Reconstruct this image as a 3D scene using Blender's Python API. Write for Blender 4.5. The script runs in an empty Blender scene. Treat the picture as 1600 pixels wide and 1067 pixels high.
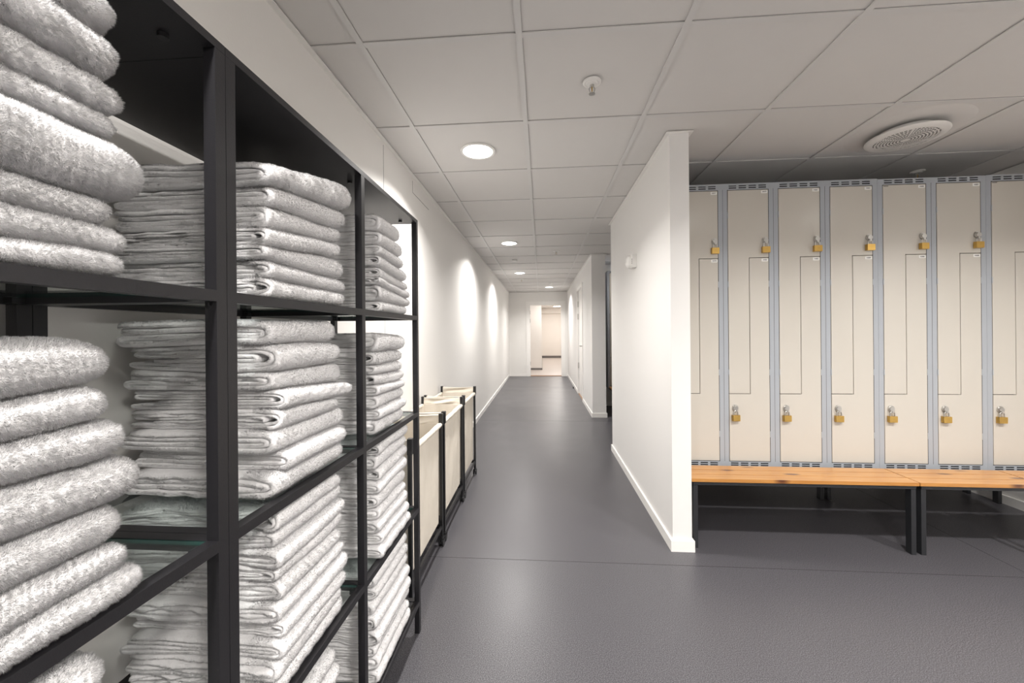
import bpy, bmesh, math, random
import numpy as np
from mathutils import Vector, Matrix
PI = math.pi
S = bpy.context.scene
COL = S.collection
random.seed(7)

# ------------------------------------------------------------------ materials
def new_mat(name):
    m = bpy.data.materials.new(name); m.use_nodes = True
    nt = m.node_tree; b = nt.nodes['Principled BSDF']
    return m, nt, b
def N(nt, t, **kw):
    n = nt.nodes.new(t)
    for k, v in kw.items():
        if k in n.inputs: n.inputs[k].default_value = v
        else: setattr(n, k, v)
    return n
def simple(name, col, rough=.5, metal=0., var=.0, scale=8., bump=0., bscale=200., spec=.5, coat=0.):
    m, nt, b = new_mat(name)
    b.inputs['Base Color'].default_value = (*col, 1); b.inputs['Roughness'].default_value = rough
    b.inputs['Metallic'].default_value = metal; b.inputs['Specular IOR Level'].default_value = spec
    b.inputs['Coat Weight'].default_value = coat
    tc = N(nt, 'ShaderNodeTexCoord')
    if var:
        n = N(nt, 'ShaderNodeTexNoise', Scale=scale, Detail=4.)
        nt.links.new(tc.outputs['Object'], n.inputs['Vector'])
        mx = N(nt, 'ShaderNodeMix', data_type='RGBA')
        mx.inputs[6].default_value = (*[c * (1 - var) for c in col], 1); mx.inputs[7].default_value = (*[min(1, c * (1 + var)) for c in col], 1)
        nt.links.new(n.outputs['Fac'], mx.inputs[0]); nt.links.new(mx.outputs[2], b.inputs['Base Color'])
    if bump:
        n2 = N(nt, 'ShaderNodeTexNoise', Scale=bscale, Detail=3.)
        nt.links.new(tc.outputs['Object'], n2.inputs['Vector'])
        bp = N(nt, 'ShaderNodeBump', Strength=bump, Distance=.002)
        nt.links.new(n2.outputs['Fac'], bp.inputs['Height']); nt.links.new(bp.outputs[0], b.inputs['Normal'])
    return m
M = {}
M['wall'] = simple('white_wall_paint', (.80, .785, .76), .55, var=.01, scale=3, bump=.15, bscale=120, spec=.3)
M['wall_cool'] = simple('white_partition_laminate', (.80, .79, .775), .45, var=.008, scale=3, bump=.06, bscale=90, spec=.4)
M['warm_wall'] = simple('cream_wall_paint', (.84, .805, .765), .6, var=.01)
M['trim'] = simple('white_gloss_trim', (.86, .845, .82), .3, spec=.5)
M['tile'] = simple('ceiling_tile_white', (.66, .645, .63), .9, var=.012, scale=14, bump=.12, bscale=400, spec=.1)
M['tbar'] = simple('ceiling_grid_white', (.64, .63, .62), .5, spec=.3)
M['gap'] = simple('dark_joint', (.10, .095, .09), .9)
M['seam'] = simple('floor_weld', (.022, .021, .023), .6)
M['tile_gap'] = simple('ceiling_joint', (.30, .29, .28), .9)
M['black'] = simple('charcoal_powder_coat', (.0105, .010, .012), .42, bump=.12, bscale=600, spec=.5)
M['black_plastic'] = simple('black_plastic', (.012, .012, .013), .35)
M['legs'] = simple('black_bench_steel', (.018, .019, .022), .42)
M['canvas'] = None
M['locker_frame'] = simple('blue_grey_locker_steel', (.36, .385, .42), .38, var=.02, scale=5, spec=.5)
M['locker_door'] = simple('cream_locker_enamel', (.54, .512, .462), .2, var=.015, scale=4, bump=.03, bscale=60, spec=.5)
M['dark_in'] = simple('dark_cavity_shade', (.01, .01, .01), .9)  # near-black colour in place of shade inside lockers and vent
M['steel'] = simple('brushed_steel', (.55, .54, .52), .28, 1.0)
M['brass'] = simple('brass', (.62, .40, .12), .3, 1.0, var=.1, scale=60)
M['sticker'] = simple('white_sticker', (.82, .82, .80), .5)
M['ink'] = simple('dark_ink', (.03, .03, .03), .6)
M['white_plastic'] = simple('white_plastic', (.80, .79, .77), .35)
M['grey_strip'] = simple('grey_skirting', (.16, .15, .145), .5)
M['pale_floor'] = simple('pale_beige_floor', (.50, .45, .42), .35, var=.05, scale=60)
M['threshold'] = simple('wood_threshold', (.30, .17, .09), .5)

def mat_canvas():
    m, nt, b = new_mat('natural_canvas')
    tc = N(nt, 'ShaderNodeTexCoord')
    w = N(nt, 'ShaderNodeTexWave', Scale=260., Distortion=.4); w.bands_direction = 'Z'
    w2 = N(nt, 'ShaderNodeTexWave', Scale=260., Distortion=.4); w2.bands_direction = 'Y'
    n = N(nt, 'ShaderNodeTexNoise', Scale=14., Detail=5.)
    for q in (w, w2, n): nt.links.new(tc.outputs['Object'], q.inputs['Vector'])
    mx = N(nt, 'ShaderNodeMix', data_type='RGBA'); mx.inputs[6].default_value = (.72, .66, .565, 1); mx.inputs[7].default_value = (.80, .745, .66, 1)
    nt.links.new(n.outputs['Fac'], mx.inputs[0]); nt.links.new(mx.outputs[2], b.inputs['Base Color'])
    ad = N(nt, 'ShaderNodeMath', operation='ADD'); nt.links.new(w.outputs['Fac'], ad.inputs[0]); nt.links.new(w2.outputs['Fac'], ad.inputs[1])
    ad2 = N(nt, 'ShaderNodeMath', operation='MULTIPLY_ADD'); nt.links.new(n.outputs['Fac'], ad2.inputs[0]); ad2.inputs[1].default_value = 9.; nt.links.new(ad.outputs[0], ad2.inputs[2])
    bp = N(nt, 'ShaderNodeBump', Strength=.35, Distance=.002); nt.links.new(ad2.outputs[0], bp.inputs['Height']); nt.links.new(bp.outputs[0], b.inputs['Normal'])
    b.inputs['Roughness'].default_value = .9; b.inputs['Specular IOR Level'].default_value = .1
    b.inputs['Transmission Weight'].default_value = 0.
    return m
M['canvas'] = mat_canvas()

def mat_towel():
    m, nt, b = new_mat('white_terry_towel')
    tc = N(nt, 'ShaderNodeTexCoord')
    n = N(nt, 'ShaderNodeTexNoise', Scale=420., Detail=3., Roughness=.7)
    n2 = N(nt, 'ShaderNodeTexNoise', Scale=60., Detail=3.)
    for q in (n, n2): nt.links.new(tc.outputs['Object'], q.inputs['Vector'])
    ad = N(nt, 'ShaderNodeMath', operation='MULTIPLY_ADD'); nt.links.new(n2.outputs['Fac'], ad.inputs[0]); ad.inputs[1].default_value = 1.6; nt.links.new(n.outputs['Fac'], ad.inputs[2])
    bp = N(nt, 'ShaderNodeBump', Strength=.75, Distance=.0035); nt.links.new(ad.outputs[0], bp.inputs['Height']); nt.links.new(bp.outputs[0], b.inputs['Normal'])
    b.inputs['Base Color'].default_value = (.955, .95, .955, 1); b.inputs['Roughness'].default_value = 1.
    b.inputs['Specular IOR Level'].default_value = .1
    b.inputs['Sheen Weight'].default_value = .25; b.inputs['Sheen Roughness'].default_value = .5
    return m
M['towel'] = mat_towel()
def mat_pile():
    m, nt, b = new_mat('white_terry_pile')
    nt.nodes.clear(); o = N(nt, 'ShaderNodeOutputMaterial'); d = N(nt, 'ShaderNodeBsdfDiffuse'); t = N(nt, 'ShaderNodeBsdfTranslucent'); mx = N(nt, 'ShaderNodeMixShader')
    d.inputs[0].default_value = (.985, .98, .985, 1); t.inputs[0].default_value = (.985, .98, .985, 1); mx.inputs[0].default_value = .5
    nt.links.new(d.outputs[0], mx.inputs[1]); nt.links.new(t.outputs[0], mx.inputs[2]); nt.links.new(mx.outputs[0], o.inputs[0])
    return m
M['pile'] = mat_pile()

def mat_floor():
    m, nt, b = new_mat('speckled_grey_vinyl')
    tc = N(nt, 'ShaderNodeTexCoord')
    v = N(nt, 'ShaderNodeTexNoise', Scale=300., Detail=3., Roughness=.75)
    r = N(nt, 'ShaderNodeValToRGB'); e = r.color_ramp.elements
    e[0].position = .38; e[0].color = (.010, .010, .012, 1); e[1].position = .62; e[1].color = (.150, .144, .157, 1)
    x = r.color_ramp.elements.new(.5); x.color = (.062, .060, .067, 1)
    n = N(nt, 'ShaderNodeTexNoise', Scale=3., Detail=4.)
    for q in (v, n): nt.links.new(tc.outputs['Object'], q.inputs['Vector'])
    nt.links.new(v.outputs['Fac'], r.inputs['Fac']); nt.links.new(r.outputs[0], b.inputs['Base Color'])
    mr = N(nt, 'ShaderNodeMapRange'); mr.inputs['To Min'].default_value = .31; mr.inputs['To Max'].default_value = .40
    nt.links.new(n.outputs['Fac'], mr.inputs['Value']); nt.links.new(mr.outputs[0], b.inputs['Roughness'])
    b.inputs['Specular IOR Level'].default_value = .5
    return m
M['floor'] = mat_floor()

def mat_pine():
    m, nt, b = new_mat('varnished_pine')
    tc = N(nt, 'ShaderNodeTexCoord')
    mp = N(nt, 'ShaderNodeMapping'); mp.inputs['Scale'].default_value = (1.2, 24., 24.)
    nt.links.new(tc.outputs['Object'], mp.inputs['Vector'])
    n = N(nt, 'ShaderNodeTexNoise', Scale=2.2, Detail=5., Distortion=1.0); nt.links.new(mp.outputs[0], n.inputs['Vector'])
    w = N(nt, 'ShaderNodeTexWave', Scale=1.1, Distortion=3.5, Detail=2.); w.bands_direction = 'Y'; nt.links.new(mp.outputs[0], w.inputs['Vector'])
    r = N(nt, 'ShaderNodeValToRGB'); e = r.color_ramp.elements
    e[0].position = .2; e[0].color = (.38, .155, .03, 1); e[1].position = .8; e[1].color = (.64, .33, .095, 1)
    mixf = N(nt, 'ShaderNodeMath', operation='MULTIPLY_ADD'); nt.links.new(n.outputs['Fac'], mixf.inputs[0]); mixf.inputs[1].default_value = .75
    q = N(nt, 'ShaderNodeMath', operation='MULTIPLY'); nt.links.new(w.outputs['Fac'], q.inputs[0]); q.inputs[1].default_value = .25
    nt.links.new(q.outputs[0], mixf.inputs[2]); nt.links.new(mixf.outputs[0], r.inputs['Fac'])
    # knots: sparse voronoi cells
    mp2 = N(nt, 'ShaderNodeMapping'); mp2.inputs['Scale'].default_value = (3.1, 10.5, 4.); mp2.inputs['Location'].default_value = (.3, .35, .2)
    nt.links.new(tc.outputs['Object'], mp2.inputs['Vector'])
    vo = N(nt, 'ShaderNodeTexVoronoi', Scale=1.); nt.links.new(mp2.outputs[0], vo.inputs['Vector'])
    kr = N(nt, 'ShaderNodeValToRGB'); k = kr.color_ramp.elements
    k[0].position = .08; k[0].color = (1, 1, 1, 1); k[1].position = .17; k[1].color = (0, 0, 0, 1)
    nt.links.new(vo.outputs['Distance'], kr.inputs['Fac'])
    mx = N(nt, 'ShaderNodeMix', data_type='RGBA'); mx.inputs[7].default_value = (.10, .028, .008, 1)
    nt.links.new(kr.outputs[0], mx.inputs[0]); nt.links.new(r.outputs[0], mx.inputs[6]); nt.links.new(mx.outputs[2], b.inputs['Base Color'])
    b.inputs['Roughness'].default_value = .3; b.inputs['Coat Weight'].default_value = .4; b.inputs['Coat Roughness'].default_value = .15
    return m
M['pine'] = mat_pine()

def mat_glass():
    m = bpy.data.materials.new('clear_shelf_glass'); m.use_nodes = True; nt = m.node_tree; nt.nodes.clear()
    o = N(nt, 'ShaderNodeOutputMaterial'); t = N(nt, 'ShaderNodeBsdfTransparent'); t.inputs[0].default_value = (.94, .968, .96, 1)
    g = N(nt, 'ShaderNodeBsdfGlossy'); g.inputs['Roughness'].default_value = .03; g.inputs['Color'].default_value = (.9, .95, .94, 1)
    f = N(nt, 'ShaderNodeFresnel'); f.inputs['IOR'].default_value = 1.45
    ge = N(nt, 'ShaderNodeNewGeometry'); inv = N(nt, 'ShaderNodeMath', operation='SUBTRACT'); inv.inputs[0].default_value = 1.; nt.links.new(ge.outputs['Backfacing'], inv.inputs[1])
    mu = N(nt, 'ShaderNodeMath', operation='MULTIPLY'); nt.links.new(f.outputs[0], mu.inputs[0]); nt.links.new(inv.outputs[0], mu.inputs[1])
    mx = N(nt, 'ShaderNodeMixShader'); nt.links.new(mu.outputs[0], mx.inputs[0]); nt.links.new(t.outputs[0], mx.inputs[1]); nt.links.new(g.outputs[0], mx.inputs[2])
    nt.links.new(mx.outputs[0], o.inputs[0]); return m
M['glass'] = mat_glass()
M['glass_edge'] = simple('green_glass_edge', (.02, .07, .06), .2)
def emit(name, col, s):
    m = bpy.data.materials.new(name); m.use_nodes = True; nt = m.node_tree; nt.nodes.clear()
    o = N(nt, 'ShaderNodeOutputMaterial'); e = N(nt, 'ShaderNodeEmission'); e.inputs[0].default_value = (*col, 1); e.inputs[1].default_value = s
    nt.links.new(e.outputs[0], o.inputs[0]); return m
M['lamp'] = emit('lit_diffuser', (1, .97, .93), 9.)
M['panel'] = emit('lit_ceiling_panel', (1, .95, .88), 5.)

# ------------------------------------------------------------------ mesh helpers
def link(name, me, parent=None, loc=None):
    o = bpy.data.objects.new(name, me); COL.objects.link(o)
    if parent: o.parent = parent
    if loc: o.location = loc
    return o
def obj(name, bm, mat, parent=None, smooth=False, bevel=0., seg=2, angle=True):
    if bevel:
        es = [e for e in bm.edges if len(e.link_faces) == 2 and e.calc_face_angle(0) > .6]
        bmesh.ops.bevel(bm, geom=es, offset=bevel, segments=seg, profile=.6, affect='EDGES', clamp_overlap=True)
    me = bpy.data.meshes.new(name); bm.to_mesh(me); bm.free()
    mats = mat if isinstance(mat, (list, tuple)) else [mat]
    for q in mats: me.materials.append(q)
    if smooth:
        for p in me.polygons: p.use_smooth = True
        if angle and hasattr(me, 'set_sharp_from_angle'): me.set_sharp_from_angle(angle=math.radians(40))
    return link(name, me, parent)
def box(bm, x0, x1, y0, y1, z0, z1, mi=0):
    v = [bm.verts.new(p) for p in [(x0,y0,z0),(x1,y0,z0),(x1,y1,z0),(x0,y1,z0),(x0,y0,z1),(x1,y0,z1),(x1,y1,z1),(x0,y1,z1)]]
    for f in [(0,3,2,1),(4,5,6,7),(0,1,5,4),(1,2,6,5),(2,3,7,6),(3,0,4,7)]:
        bm.faces.new([v[i] for i in f]).material_index = mi
def B(*boxes):
    bm = bmesh.new()
    for b in boxes: box(bm, *b)
    return bm
def cyl(bm, p, q, r, n=20, r2=None, cap=True, mi=0):
    p = Vector(p); q = Vector(q); d = (q - p); r2 = r if r2 is None else r2
    z = d.normalized(); a = z.orthogonal().normalized(); b = z.cross(a)
    A = [bm.verts.new(p + (a*math.cos(t)+b*math.sin(t))*r) for t in [2*PI*i/n for i in range(n)]]
    Q = [bm.verts.new(q + (a*math.cos(t)+b*math.sin(t))*r2) for t in [2*PI*i/n for i in range(n)]]
    for i in range(n):
        j = (i+1) % n; bm.faces.new((A[i], A[j], Q[j], Q[i])).material_index = mi
    if cap: bm.faces.new(A[::-1]).material_index = mi; bm.faces.new(Q).material_index = mi
def lathe(bm, prof, c, n=40, cap=False):
    """prof: (radius, z) list, about vertical axis at c"""
    rings = []
    for r, z in prof:
        if r < 1e-6: rings.append([bm.verts.new((c[0], c[1], c[2]+z))])
        else: rings.append([bm.verts.new((c[0]+r*math.cos(2*PI*i/n), c[1]+r*math.sin(2*PI*i/n), c[2]+z)) for i in range(n)])
    for A, Q in zip(rings, rings[1:]):
        for i in range(n):
            j = (i+1) % n
            if len(A) == 1 and len(Q) > 1: bm.faces.new((A[0], Q[j], Q[i]))
            elif len(Q) == 1 and len(A) > 1: bm.faces.new((A[i], A[j], Q[0]))
            elif len(A) > 1: bm.faces.new((A[i], A[j], Q[j], Q[i]))
def tube(bm, pts, r, n=10):
    pts = [Vector(p) for p in pts]; prev = None; up = None
    for i, p in enumerate(pts):
        d = (pts[min(i+1, len(pts)-1)] - pts[max(i-1, 0)]).normalized()
        if up is None: up = d.orthogonal().normalized()
        a = (up - d*up.dot(d)).normalized(); up = a; b = d.cross(a)
        ring = [bm.verts.new(p + (a*math.cos(2*PI*k/n)+b*math.sin(2*PI*k/n))*r) for k in range(n)]
        if prev:
            for k in range(n): bm.faces.new((prev[k], prev[(k+1) % n], ring[(k+1) % n], ring[k]))
        else: bm.faces.new(ring[::-1])
        prev = ring
    bm.faces.new(prev)
def empty(name, loc=(0,0,0)):
    o = bpy.data.objects.new(name, None); o.empty_display_size = .1; COL.objects.link(o); o.location = loc; return o
def tag(o, label, cat, group=None):
    o['label'] = label; o['category'] = cat
    if group: o['group'] = group
    return o
def struct(name, bm, mat, parent=None, **k):
    o = obj(name, bm, mat, parent, **k)
    if parent is None: o['kind'] = 'structure'
    return o

# ------------------------------------------------------------------ setting
CZ = 2.303; WL = -.887; PX0, PX1, PY0, PY1 = .7139, .817, 2.2195, 4.054
EY = 10.75; BX1 = .905; BY0 = 5.598; RX = 3.185; BKY = 6.5; FY = -3.0
struct('floor', B((WL-.1, RX+.1, FY-.1, EY+.05, -.1, 0)), M['floor'])
bm = bmesh.new()
for a in (2.082, 5.35, 8.6): box(bm, WL, RX, a-.0012, a+.0012, 0, .0005)
box(bm, 2.38, 2.3824, 2.09, 6.4, 0, .0005); 
seam = obj('floor_seam', bm, M['seam'], bpy.data.objects['floor'])
struct('wall_left', B((WL-.1, WL, FY, EY+.1, 0, CZ)), M['wall'])
bm = B((WL, WL+.0006, 2.163, 2.166, .0, CZ-.02), (WL, WL+.0006, 2.668, 2.671, 2.193, CZ-.03), (WL, WL+.0006, 2.668, 3.06, 2.191, 2.194))
obj('panel_joint', bm, M['gap'], bpy.data.objects['wall_left'])
struct('wall_behind', B((WL-.1, RX+.1, FY-.1, FY, 0, CZ)), M['wall'])
struct('wall_right', B((RX, RX+.1, FY, BKY, 0, CZ)), M['wall'])
struct('wall_locker_room_end', B((BX1-.05, RX+.1, BKY, BKY+.1, 0, CZ)), M['wall'])
struct('wall_partition', B((PX0, PX1, PY0, PY1, 0, CZ)), M['wall_cool'])
# right corridor wall with door recess
D0, D1, DH = 6.86, 7.74, 2.0
struct('wall_corridor_right', B((PX0, BX1, BY0, D0, 0, CZ), (PX0, BX1, D1, EY, 0, CZ), (PX0, BX1, D0, D1, DH, CZ), (PX0+.09, BX1, D0, D1, 0, DH)), M['wall_cool'])
# end wall with opening
O0, O1, OH = -.33, .572, 1.975
struct('wall_end', B((WL, O0, EY, EY+.1, 0, CZ), (O1, BX1, EY, EY+.1, 0, CZ), (O0, O1, EY, EY+.1, OH, CZ)), M['wall'])

# ceiling: tile field with grid
bm = bmesh.new()
box(bm, WL-.1, RX+.1, FY-.1, EY+.1, CZ+.006, CZ+.1)
ceil = struct('ceiling', bm, M['tile'])
bm = bmesh.new(); gp = bmesh.new()
xr = [-.0612 + .6*i for i in range(-1, 6)]; yr = [1.428 + .6*j for j in range(-7, 16)]
for x in xr:
    box(bm, x-.024, x, FY, EY, CZ, CZ+.004)
    box(gp, x, x+.0011, FY, EY, CZ+.0045, CZ+.0062)
for y in yr:
    box(bm, WL, RX, y, y+.024, CZ+.0008, CZ+.0045)
    box(gp, WL, RX, y-.0018, y, CZ+.0045, CZ+.0062)
obj('ceiling_grid', bm, M['tbar'], ceil); obj('grid_joint', gp, M['tile_gap'], ceil)
# L-trim where walls meet the ceiling
def ltrim(name, x0, x1, y0, y1):
    return struct(name, B((x0, x1, y0, y1, CZ-.003, CZ+.001)), M['trim'])
n = 1
for a in [(WL, WL+.022, FY, EY), (PX0-.02, PX1+.02, PY0-.02, PY1+.02), (PX0-.02, BX1+.02, BY0-.02, EY), (WL, BX1, EY-.02, EY)]:
    ltrim('trim_%d' % n, *a); n += 1
# baseboards
def skirt(name, *bs):
    return struct(name, B(*bs), M['trim'], bevel=.004, seg=2)
hb, tb = .06, .012
skirt('baseboard_left', (WL, WL+tb, FY, EY, 0, hb))
skirt('baseboard_partition', (PX0-tb, PX1+tb, PY0-tb, PY1+tb, 0, hb))
skirt('baseboard_corridor_right', (PX0-tb, BX1+tb, BY0-tb, D0-.06, 0, hb))
skirt('baseboard_corridor_far', (PX0-tb, PX0, D1+.06, EY, 0, hb))
skirt('baseboard_end', (WL+tb, O0-.085, EY-tb, EY, 0, hb), (O1+.085, PX0-tb, EY-tb, EY, 0, hb))
skirt('baseboard_locker_room', (RX-tb, RX, FY, BKY, 0, hb), (BX1, RX-tb, BKY-tb, BKY, 0, hb))

# end doorway (casing, jamb hinges, threshold)
d2 = empty('door_2', ((O0+O1)/2, EY, 0)); d2['kind'] = 'structure'
def child(name, bm, mat, par, **k):
    o = obj(name, bm, mat, par, **k); o.matrix_parent_inverse = par.matrix_world.inverted() if False else Matrix.Translation(-par.location); return o
child('casing', B((O0-.08, O0, EY-.014, EY, 0, OH+.075), (O1, O1+.08, EY-.014, EY, 0, OH+.075), (O0, O1, EY-.014, EY, OH, OH+.075)), M['trim'], d2, bevel=.003)
child('jamb', B((O0, O0+.03, EY-.005, EY+.11, 0, OH), (O1-.03, O1, EY-.005, EY+.11, 0, OH), (O0+.03, O1-.03, EY-.005, EY+.11, OH-.03, OH)), M['trim'], d2)
child('threshold', B((O0, O1, EY+.0, EY+.11, 0, .015)), M['threshold'], d2)
for z in (1.70, 1.47, .30): child('hinge', B((O0+.022, O0+.036, EY-.012, EY+.012, z, z+.10)), M['steel'], d2)
# corridor door on the right
d1 = empty('door_1', (PX0, (D0+D1)/2, 0)); d1['kind'] = 'structure'
child('casing', B((PX0-.014, PX0, D0-.06, D0, 0, DH+.06), (PX0-.014, PX0, D1, D1+.06, 0, DH+.06), (PX0-.014, PX0, D0, D1, DH, DH+.06)), M['trim'], d1, bevel=.003)
child('leaf', B((PX0+.02, PX0+.06, D0+.004, D1-.004, .01, DH-.004)), M['trim'], d1, bevel=.002)
child('threshold', B((PX0+.0, PX0+.09, D0, D1, 0, .006)), M['threshold'], d1)
for z in (1.69, 1.45, .50): child('hinge', B((PX0-.006, PX0+.021, D1-.02, D1+.005, z, z+.11)), M['steel'], d1)
bm = bmesh.new(); cyl(bm, (PX0+.02, D0+.07, .96), (PX0-.04, D0+.07, .96), .011); cyl(bm, (PX0-.036, D0+.07, .96), (PX0-.036, D0+.20, .96), .009); cyl(bm, (PX0+.02, D0+.07, .96), (PX0+.012, D0+.07, .96), .026)
child('handle', bm, M['steel'], d1, smooth=True)

# room beyond the doorway
struct('floor_beyond', B((-1.6, 2.0, EY+.05, 18.5, -.1, .0)), M['pale_floor'])
struct('wall_beyond_left', B((-1.6, .013, 12.6, 18.4, 0, CZ)), M['warm_wall'])
struct('wall_beyond_end', B((.0, 2.0, 18.4, 18.5, 0, CZ)), M['warm_wall'])
struct('wall_beyond_right', B((1.9, 2.0, EY+.1, 18.4, 0, CZ)), M['warm_wall'])
struct('wall_beyond_corner', B((-1.7, -1.6, EY+.1, 12.7, 0, CZ)), M['warm_wall'])
struct('ceiling_beyond', B((-1.7, 2.0, EY+.1, 18.5, CZ+.001, CZ+.1)), M['tile'])
struct('trim_5', B((.013, 2.0, 18.2, 18.4, 2.07, CZ)), M['warm_wall'])
struct('baseboard_beyond', B((-1.6, .022, 12.588, 12.6, 0, .055), (.013, .025, 12.588, 18.4, 0, .055), (.0, 1.9, 18.388, 18.4, 0, .10)), M['grey_strip'])

# ------------------------------------------------------------------ ceiling fittings
def area(name, loc, r, w, col=(1, .965, .93), spread=150):
    L = bpy.data.lights.new(name, 'AREA'); L.shape = 'DISK'; L.size = r*2; L.energy = w; L.color = col; L.spread = math.radians(spread)
    o = bpy.data.objects.new(name, L); COL.objects.link(o); o.location = loc; return o
def downlight(x, y, label, w, spread=140):
    t = empty('downlight', (x, y, CZ)); tag(t, label, 'ceiling light', 'round recessed ceiling lights')
    bm = bmesh.new(); lathe(bm, [(.100, .004), (.105, -.001), (.102, -.006), (.092, -.006), (.086, -.002), (.084, .004)], (0,0,0), 48)
    obj('trim_ring', bm, M['white_plastic'], t, smooth=True)
    bm = bmesh.new(); lathe(bm, [(.088, -.004), (.06, -.006), (0, -.0065)], (0,0,0), 48)
    obj('diffuser', bm, M['lamp'], t)
    a = area('downlight_bulb', (x, y, CZ-.012), .07, w, spread=spread)
    a.parent = t; a.location = (0, 0, -.012)
    return t
LW = 19.5
downlight(-.372, 2.335, 'large round downlight nearest the camera, above the black shelves', LW)
downlight(-.383, 4.78, 'round downlight halfway along corridor ceiling', LW)
downlight(-.387, 7.21, 'small round downlight far down the corridor ceiling', LW)
downlight(.20, 9.57, 'farthest round downlight near the end doorway', LW)
# outside the frame: fittings inferred from reflections and spacing, plus lights added as fill
downlight(-.372, -.10, 'round downlight over the shelf bay closest to the viewer', LW)
downlight(-.372, -2.0, 'added unseen downlight behind the viewer by the shelves', LW)  # unseen, added to light the shelf side
downlight(1.44, 1.128, 'round downlight in front of the second locker', LW)
downlight(2.64, 1.128, 'round downlight in front of the sixth locker', LW)
downlight(1.44, -1.3, 'added fill downlight behind the viewer at the room middle', LW*1.1, spread=150)  # added with a wide spread as fill for the towels
downlight(1.44, 5.93, 'added fill downlight over the narrow passage past the partition', LW*.35)  # added to brighten the strip seen past the partition
downlight(2.64, -1.3, 'added fill downlight behind the viewer near the right wall', LW*.9, spread=150)  # added fill from behind the viewer
for i, (x, y) in enumerate([(.67, 16.8), (.75, 14.2), (.3, 11.7), (.84, -.67)]):  # only the farthest panel is seen; the others are added fill light
    t = empty('ceiling_panel_or_fill', (x, y, CZ)); tag(t, ['square lit ceiling panel seen far beyond the end doorway', 'added unseen light panel midway in the room beyond doorway', 'added unseen light panel just past the end doorway', 'added unseen fill panel above the viewer'][i], 'ceiling light')
    obj('frame', B((-.16, .16, -.32, -.30, -.01, .0), (-.16, .16, .30, .32, -.01, 0), (-.16, -.145, -.30, .30, -.01, 0), (.145, .16, -.30, .30, -.01, 0)), M['white_plastic'], t)
    obj('diffuser', B((-.145, .145, -.30, .30, -.006, -.001)), M['panel'], t)
    L = bpy.data.lights.new('panel_or_fill_area', 'AREA'); L.shape = 'RECTANGLE'; L.size = .28; L.size_y = .58; L.energy = 17 if i < 3 else 31; L.spread = math.radians(180 if i < 3 else 172); L.color = (1, .95, .9)
    o = bpy.data.objects.new('panel_or_fill_area', L); COL.objects.link(o); o.parent = t; o.location = (0, 0, -.012)

def sprinkler(x, y, label):
    t = empty('sprinkler', (x, y, CZ)); tag(t, label, 'sprinkler', 'ceiling sprinklers')
    bm = bmesh.new(); lathe(bm, [(.040, .002), (.040, -.002), (.034, -.006), (.026, -.004), (.022, -.010), (.012, -.012), (0, -.012)], (0,0,0), 32)
    obj('escutcheon', bm, M['white_plastic'], t, smooth=True)
    bm = bmesh.new(); cyl(bm, (0,0,-.010), (0,0,-.022), .009, 16)
    tube(bm, [(.008, 0, -.020), (.013, 0, -.030), (.009, 0, -.042), (0, 0, -.048)], .0022, 8)
    tube(bm, [(-.008, 0, -.020), (-.013, 0, -.030), (-.009, 0, -.042), (0, 0, -.048)], .0022, 8)
    obj('yoke', bm, M['steel'], t, smooth=True)
    bm = bmesh.new(); cyl(bm, (0,0,-.021), (0,0,-.045), .0025, 10); obj('bulb', bm, M['brass'], t, smooth=True)
    bm = bmesh.new(); lathe(bm, [(0, -.048), (.006, -.048), (.014, -.050), (.014, -.0515), (0, -.0515)], (0,0,0), 24)
    obj('deflector', bm, M['steel'], t, smooth=True)
sprinkler(.23, 1.735, 'white sprinkler head in the ceiling tile nearest the camera')
sprinkler(.209, 5.306, 'white sprinkler head midway along corridor ceiling')
sprinkler(-.395, 8.04, 'tiny sprinkler head far down the corridor')
sprinkler(2.61, 2.916, 'sprinkler head in shade just above the lockers')
for x, y, l in [(-.397, 5.94, 'small flat round cover on ceiling tile between second and third downlights'), (.214, 8.875, 'small flat round cover on ceiling near the end doorway')]:
    bm = bmesh.new(); lathe(bm, [(.042, .003), (.042, -.004), (.036, -.009), (0, -.010)], (0,0,0), 32)
    o = obj('flat_disc', bm, M['white_plastic'], smooth=True); o.location = (x, y, CZ); tag(o, l, 'ceiling cover')

# round supply-air diffuser
v = empty('ceiling_air_vent', (2.02, 2.325, CZ)); tag(v, 'round perforated white air vent hanging below ceiling before the lockers', 'air vent')
bm = bmesh.new(); lathe(bm, [(.262, .0062), (.240, .002), (.19, .0), (.14, .002)], (0,0,0), 72); obj('ceiling_ring', bm, M['tile'], v, smooth=True, angle=False)
bm = bmesh.new(); lathe(bm, [(.118, .003), (.118, -.036)], (0,0,0), 48); obj('neck', bm, M['white_plastic'], v, smooth=True)
bm = bmesh.new(); lathe(bm, [(.143, -.036), (.143, -.037), (0, -.037)], (0,0,0), 48); obj('inner_shade_disc', bm, M['dark_in'], v, smooth=True)  # dark disc stands in for the shade behind the holes
bm = bmesh.new()
NR, NA, R0, R1 = 19, 144, .014, .142
rad = [R0 + (R1-R0)*i/NR for i in range(NR+1)]
vs = [[bm.verts.new((r*math.cos(2*PI*k/NA), r*math.sin(2*PI*k/NA), -.050 - .006*(1-(r/.2)**2))) for k in range(NA)] for r in rad]
for i in range(NR):
    for k in range(NA):
        sec = int(k/NA*12 + (0.3 if i > 9 else 0)) ; 
        step = 3 if i > 9 else 4
        hole = (i % 2 == 1) and (k % step) != 0 and (k % 24) not in (0, 1)
        if not hole: bm.faces.new((vs[i][k], vs[i][(k+1) % NA], vs[i+1][(k+1) % NA], vs[i+1][k]))
c = bm.verts.new((0,0,-.056))
for k in range(NA): bm.faces.new((c, vs[0][(k+1) % NA], vs[0][k]))
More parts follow.
